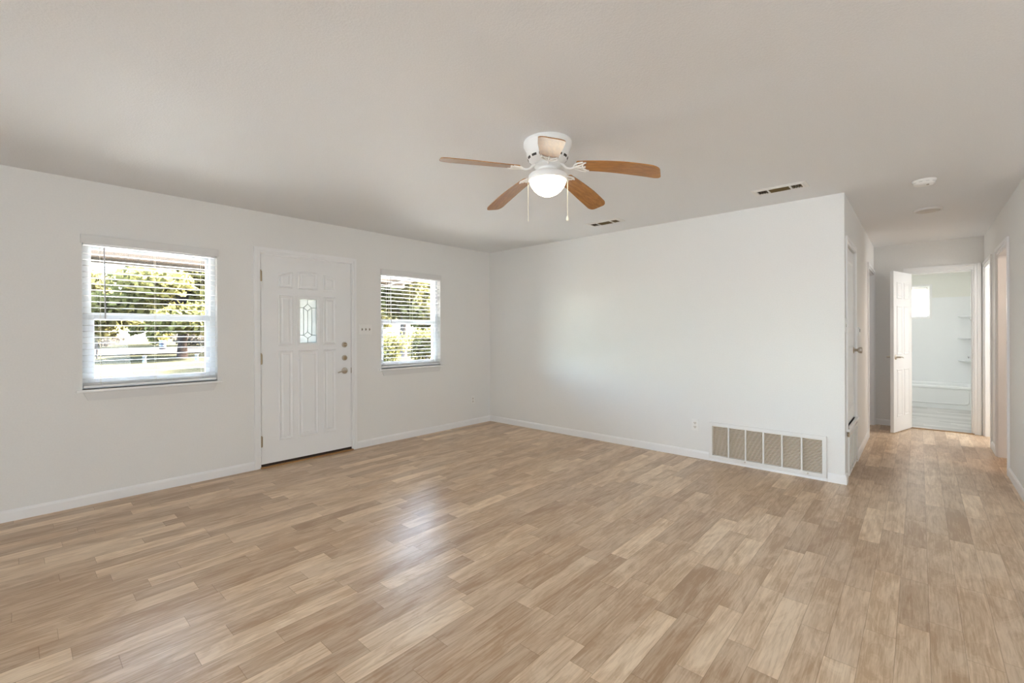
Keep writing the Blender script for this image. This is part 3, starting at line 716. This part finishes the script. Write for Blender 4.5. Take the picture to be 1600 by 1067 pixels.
# ------------------------------------------------------------------ bathroom
tubr = empty('bathtub', (4.62, 5.99, 0), 'white alcove bathtub with a panelled apron', 'bathtub')
t = MB(); X0, X1, Y0, Y1 = -0.765, 0.765, -0.39, 0.39
def rr(x0, x1, y0, y1, r, z, n=5):
    P = []
    for cx, cy, a in ((x1-r, y0+r, -PI/2), (x1-r, y1-r, 0), (x0+r, y1-r, PI/2), (x0+r, y0+r, PI)):
        for i in range(n): q = a+PI/2*i/(n-1); P.append((cx+r*math.cos(q), cy+r*math.sin(q), z))
    return P
t.loops([rr(X0, X1, Y0+0.012, Y1, 0.01, 0), rr(X0, X1, Y0+0.012, Y1, 0.01, 0.325), rr(X0, X1, Y0, Y1, 0.012, 0.335), rr(X0, X1, Y0, Y1, 0.012, 0.362), rr(X0+0.008, X1-0.008, Y0+0.01, Y1-0.008, 0.012, 0.372),
         rr(X0+0.07, X1-0.09, Y0+0.085, Y1-0.07, 0.10, 0.372), rr(X0+0.085, X1-0.11, Y0+0.10, Y1-0.085, 0.10, 0.355), rr(X0+0.13, X1-0.25, Y0+0.15, Y1-0.13, 0.12, 0.09), rr(X0+0.18, X1-0.32, Y0+0.2, Y1-0.18, 0.1, 0.07)], M['tub'], smooth=False)
t.build('tub_shell', tubr, bevel=0.004)
ap = MB()
def apr(d, y): return [(x, y, z) for x, _, z in [(p[0], 0, p[1]) for p in [(q[0], q[1]) for q in rr(X0+0.10+d, X1-0.14-d, 0.075+d, 0.32, 0.05, 0, 6)]]]
ap.loops([apr(0, Y0+0.012), apr(0.012, Y0+0.002), apr(0.03, Y0+0.004)], M['tub'], cap0=False)
ap.build('apron_panel', tubr)
sur = empty('shower_surround', (4.62, 6.37, 0.372), 'white moulded shower surround with corner shelves above the bathtub', 'shower surround')
q = MB()
solid_with_holes(q, 'y', -0.012, 0.008, -0.765, 0.765, 0, 1.50, [(-0.40, 0.195, 1.125, 1.51)], M['tub'])
q.box(0.752, 0.763, -0.75, -0.012, 0, 1.50, M['tub']).box(-0.763, -0.752, -0.75, -0.012, 0, 1.50, M['tub'])
q.build('wall_panels', sur)
for z in (0.40, 0.785, 1.165):
    sh = MB(); prof = [(0.752, -0.012)] + [(0.752-0.235*math.cos(a), -0.012-0.21*math.sin(a)) for a in [PI/2*i/10 for i in range(11)]]
    sh.loops([[(x, y, z-0.03) for x, y in [(0.752-(0.752-a)*0.8, -0.012+(b+0.012)*0.8) for a, b in prof]], [(x, y, z-0.006) for x, y in prof], [(x, y, z) for x, y in prof]], M['tub'])
    sh.build('corner_shelf', sur, bevel=0.003)
def fitting(name, y, z, r, L):
    T = Matrix.Translation((0.752, y, z)) @ Matrix.Rotation(-PI/2, 4, 'Y')
    b = MB().lathe([(r*1.5, 0), (r*1.4, 0.008), (0.014, 0.014), (0.012, L), (0.017, L+0.004), (0.015, L+0.020), (0.001, L+0.022)], M['chrome'], n=20, T=T, cap1=False)
    b.tube([(0.752-L-0.008, y, z), (0.752-L-0.014, y-0.05, z-0.012)], 0.007, M['chrome'], 8)
    o = b.build(name, sur); o['label'] = 'small chrome fitting'
fitting('shower_valve', -0.47, 1.10, 0.022, 0.09)
fitting('tub_faucet', -0.47, 0.475, 0.026, 0.115)
w3_ = empty('window_3', (4.25, 6.38, 1.53), 'small bright frosted bathroom window', 'window', 0, kind='structure')
MB().box(-0.0, 0.03, 0.03, 0.09, 0, 0.555, M['vinyl']).box(0.505, 0.535, 0.03, 0.09, 0, 0.555, M['vinyl']).box(0.03, 0.505, 0.03, 0.09, 0, 0.02, M['vinyl']).box(0.03, 0.505, 0.03, 0.09, 0.535, 0.555, M['vinyl']).build('window_frame', w3_)
MB().box(-0.03, 0.0, -0.028, 0.0, -0.03, 0.585, M['trim']).box(0.535, 0.565, -0.028, 0.0, -0.03, 0.585, M['trim']).box(0, 0.535, -0.028, 0.0, 0.555, 0.585, M['trim']).box(0, 0.535, -0.028, 0.0, -0.03, 0.0, M['trim']).build('window_trim', w3_)
MB().box(0.03, 0.505, 0.055, 0.06, 0.02, 0.535, M['frostb']).build('pane', w3_)

# ------------------------------------------------------------------ porch and garden
GZ = -0.35
roofz = lambda x: 2.42+0.09*x
pr = MB()
pr.loops([[(-0.14, -9, roofz(-0.14)), (-2.62, -9, roofz(-2.62)), (-2.62, -9, roofz(-2.62)+0.1), (-0.14, -9, roofz(-0.14)+0.1)], [(-0.14, 0.28, roofz(-0.14)), (-2.62, 0.28, roofz(-2.62)), (-2.62, 0.28, roofz(-2.62)+0.1), (-0.14, 0.28, roofz(-0.14)+0.1)]], M['soffit'])
porch = empty('porch_roof', (-1.4, -4, 2.2), 'tan boarded porch roof seen through the front windows', 'porch roof', kind='structure')
po = pr.build('soffit', porch, loc=(1.4, 4, -2.2))
MB().box(-2.66, -2.56, -9, 0.30, roofz(-2.6)-0.055, roofz(-2.6)+0.1, M['beam']).build('front_beam', porch, loc=(1.4, 4, -2.2))
for y in (-0.10, -1.25, -2.4, -5.6, -6.8):
    rb = MB(); yy0, yy1 = y-0.03, y+0.03
    if y in (-0.10,):
        rb.loops([[(-0.14, yy0, roofz(-0.14)-0.045), (-0.14, yy1, roofz(-0.14)-0.045), (-0.14, yy1, roofz(-0.14)), (-0.14, yy0, roofz(-0.14))], [(-2.56, yy0, roofz(-2.56)-0.045), (-2.56, yy1, roofz(-2.56)-0.045), (-2.56, yy1, roofz(-2.56)), (-2.56, yy0, roofz(-2.56))]], M['beam'])
        rb.build('rafter', porch, loc=(1.4, 4, -2.2))
for y in (-1.45, -8.2): MB().box(-2.66, -2.56, y, y+0.10, GZ+0.2, roofz(-2.6)-0.055, M['whitepost']).build('porch_post', porch, loc=(1.4, 4, -2.2))
MB().box(-2.7, -0.14, -9, 0.3, GZ, -0.15, M['concrete']).box(-9, -2.7, -14, 8, GZ-0.05, GZ+0.02, M['concrete']).build('porch_slab_reflector', porch, loc=(1.4, 4, -2.2))  # outer sheet is an added unseen reflector, bounces sunlight up to the soffit
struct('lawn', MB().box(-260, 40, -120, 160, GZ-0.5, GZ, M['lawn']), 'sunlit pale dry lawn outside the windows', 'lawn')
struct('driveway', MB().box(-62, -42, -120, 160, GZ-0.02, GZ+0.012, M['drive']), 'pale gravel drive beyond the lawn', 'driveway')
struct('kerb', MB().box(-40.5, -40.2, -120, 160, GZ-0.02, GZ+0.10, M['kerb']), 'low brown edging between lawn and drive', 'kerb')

rng = np.random.default_rng(3)
def leaves(name, parent, blobs, n, size, m):
    """leaf cards scattered through a set of ellipsoid blobs (x,y,z,rx,ry,rz)"""
    w = np.array([b[3]*b[4]*b[5] for b in blobs]); w = w/w.sum()
    idx = rng.choice(len(blobs), n, p=w); B = np.array(blobs)[idx]
    d = rng.normal(size=(n, 3)); d /= np.linalg.norm(d, axis=1)[:, None]; rad = rng.random(n)**0.45
    c = B[:, :3]+d*rad[:, None]*B[:, 3:]
    a = rng.normal(size=(n, 3)); a /= np.linalg.norm(a, axis=1)[:, None]
    b = np.cross(a, rng.normal(size=(n, 3))); b /= np.linalg.norm(b, axis=1)[:, None]
    s = (size*(0.6+0.8*rng.random(n)))[:, None]
    fold = np.cross(a, b)*s*0.25
    v = np.stack([c-a*s, c+b*s*0.5+fold, c+a*s, c-b*s*0.5+fold], 1).reshape(-1, 3)
    me = bpy.data.meshes.new(name); me.vertices.add(4*n); me.vertices.foreach_set('co', v.ravel())
    me.loops.add(6*n); me.polygons.add(2*n)
    q = np.arange(n)[:, None]*4+np.array([0, 1, 2, 0, 2, 3]); me.loops.foreach_set('vertex_index', q.ravel())
    me.polygons.foreach_set('loop_start', np.arange(2*n)*3); me.polygons.foreach_set('loop_total', np.full(2*n, 3))
    me.materials.append(m); me.update(calc_edges=True); me.validate()
    o = bpy.data.objects.new(name, me); COL.objects.link(o); o.parent = parent
    return o
def tree(loc, h, rad, label, leafm, barkm, trunk_r, nl, lsize, low=0.35, seed=0, group='trees beyond the front windows', name='tree'):
    R = random.Random(seed)
    r = empty(name, (*loc, GZ), label, 'tree', 0, group)
    tk = MB(); top = (R.uniform(-.3, .3), R.uniform(-.3, .3), h*0.7)
    tk.tube([(0, 0, -0.1), (0.03, 0.02, h*0.2), (top[0]*0.5, top[1]*0.5, h*0.45), top], [trunk_r*1.25, trunk_r, trunk_r*0.7, trunk_r*0.2], barkm, 10)
    blobs = []
    for k in range(11):
        a = k*2.4; z = h*(low+0.05+(0.93-low)*((k+0.5)/11)); q = rad*R.uniform(0.3, 0.72)*(1.0 if z < h*0.7 else 0.6)
        e = (q*math.cos(a), q*math.sin(a), z); st = (top[0]*0.4, top[1]*0.4, min(z*0.7, h*0.5))
        tk.tube([st, ((st[0]+e[0])/2, (st[1]+e[1])/2, (st[2]+e[2])/2+0.1*h*0.3), e], [trunk_r*0.35, trunk_r*0.22, trunk_r*0.06], barkm, 6)
        blobs.append((*e, rad*R.uniform(.32, .5), rad*R.uniform(.32, .5), h*R.uniform(.11, .17)))
    tk.build('trunk', r); leaves('foliage', r, blobs, nl, lsize, leafm)
    return r
def bush(loc, w, h, label, leafm, nl, ls, seed=0, group='bushes beyond the front windows'):
    R = random.Random(seed); r = empty('bush', (*loc, GZ), label, 'bush', 0, group); st = MB(); blobs = []
    for k in range(7):
        a = k*0.9+R.random(); e = (w*0.5*math.cos(a)*R.uniform(.2, .8), w*0.5*math.sin(a)*R.uniform(.2, .8), h*R.uniform(.3, .75))
        st.tube([(e[0]*0.15, e[1]*0.15, -0.05), (e[0]*0.6, e[1]*0.6, e[2]*0.7), e], [0.03, 0.02, 0.008], M['bark'], 6)
        blobs.append((*e, w*.3, w*.3, h*.26))
    st.build('stems', r); leaves('foliage', r, blobs, nl, ls, leafm)
    return r
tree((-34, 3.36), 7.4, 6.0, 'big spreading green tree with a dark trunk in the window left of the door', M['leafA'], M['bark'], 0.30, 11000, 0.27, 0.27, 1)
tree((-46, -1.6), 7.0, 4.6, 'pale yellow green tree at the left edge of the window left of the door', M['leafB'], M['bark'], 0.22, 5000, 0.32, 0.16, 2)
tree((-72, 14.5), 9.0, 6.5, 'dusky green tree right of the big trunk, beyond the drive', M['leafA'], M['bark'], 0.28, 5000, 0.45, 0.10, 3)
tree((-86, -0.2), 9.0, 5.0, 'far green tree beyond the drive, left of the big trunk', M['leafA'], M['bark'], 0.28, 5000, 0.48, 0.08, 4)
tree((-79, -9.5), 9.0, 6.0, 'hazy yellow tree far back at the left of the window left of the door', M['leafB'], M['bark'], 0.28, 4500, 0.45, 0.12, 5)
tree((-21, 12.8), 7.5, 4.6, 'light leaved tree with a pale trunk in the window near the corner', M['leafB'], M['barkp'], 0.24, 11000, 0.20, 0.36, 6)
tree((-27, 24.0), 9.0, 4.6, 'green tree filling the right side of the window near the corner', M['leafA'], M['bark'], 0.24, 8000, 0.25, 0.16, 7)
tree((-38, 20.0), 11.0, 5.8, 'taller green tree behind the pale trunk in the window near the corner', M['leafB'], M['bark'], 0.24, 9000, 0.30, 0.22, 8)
tree((-83, 10.0), 9.0, 4.2, 'round green tree between the barrel and the pale tree at the left', M['leafA'], M['bark'], 0.28, 4500, 0.45, 0.06, 12)
tree((-104, 21.5), 9.0, 5.5, 'far green tree straight behind the blue barrel', M['leafA'], M['bark'], 0.28, 4500, 0.48, 0.08, 9)
tree((-124, 38.0), 11.0, 6.5, 'farthest hazy tree behind the trunk of the big tree', M['leafB'], M['bark'], 0.28, 4500, 0.55, 0.08, 10)
tree((-50, 38.0), 11.0, 6.0, 'far pale tree closing the view in the middle of the window near the corner', M['leafB'], M['bark'], 0.26, 6000, 0.40, 0.10, 11)
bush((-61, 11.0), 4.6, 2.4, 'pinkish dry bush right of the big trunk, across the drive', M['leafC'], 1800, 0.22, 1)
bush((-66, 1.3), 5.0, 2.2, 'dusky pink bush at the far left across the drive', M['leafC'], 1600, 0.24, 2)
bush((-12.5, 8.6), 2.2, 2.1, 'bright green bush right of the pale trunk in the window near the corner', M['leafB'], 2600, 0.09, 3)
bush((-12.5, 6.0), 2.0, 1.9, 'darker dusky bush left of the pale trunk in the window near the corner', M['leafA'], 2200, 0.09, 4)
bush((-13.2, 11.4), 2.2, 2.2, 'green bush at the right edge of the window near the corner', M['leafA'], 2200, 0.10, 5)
def marker(loc, label):
    r = empty('marker_post', (*loc, GZ), label, 'post', 0, 'white posts on the lawn')
    MB().lathe([(0.09, -0.02), (0.09, 0.36), (0.10, 0.365), (0.10, 0.40), (0.001, 0.44)], M['whitepost'], n=16, cap1=False).build('post_body', r)
    return r
m1 = marker((-28.0, 0.35), 'short white post on the lawn left of the big tree trunk')
dup(m1, (-28.0, 2.84, GZ), label='short white post on the lawn right of the big tree trunk')
rp = empty('road_sign_post', (-36, -0.9, GZ), 'thin dark post at the left edge of the lawn', 'post')
MB().tube([(0, 0, -0.05), (0, 0, 1.15)], 0.05, M['bark'], 8).build('post_body', rp)
br = empty('barrel', (-56, 6.2, GZ), 'small blue barrel far off beyond the lawn, left of the big trunk', 'barrel')
MB().lathe([(0.27, 0), (0.30, 0.03), (0.30, 0.30), (0.315, 0.32), (0.30, 0.34), (0.30, 0.62), (0.315, 0.64), (0.30, 0.66), (0.30, 0.93), (0.28, 0.95)], M['barrel'], n=20).build('barrel_body', br)
MB().lathe([(0.305, 0.935), (0.305, 0.965), (0.28, 0.975), (0.001, 0.975)], M['whitepost'], n=20, cap1=False).build('lid', br)
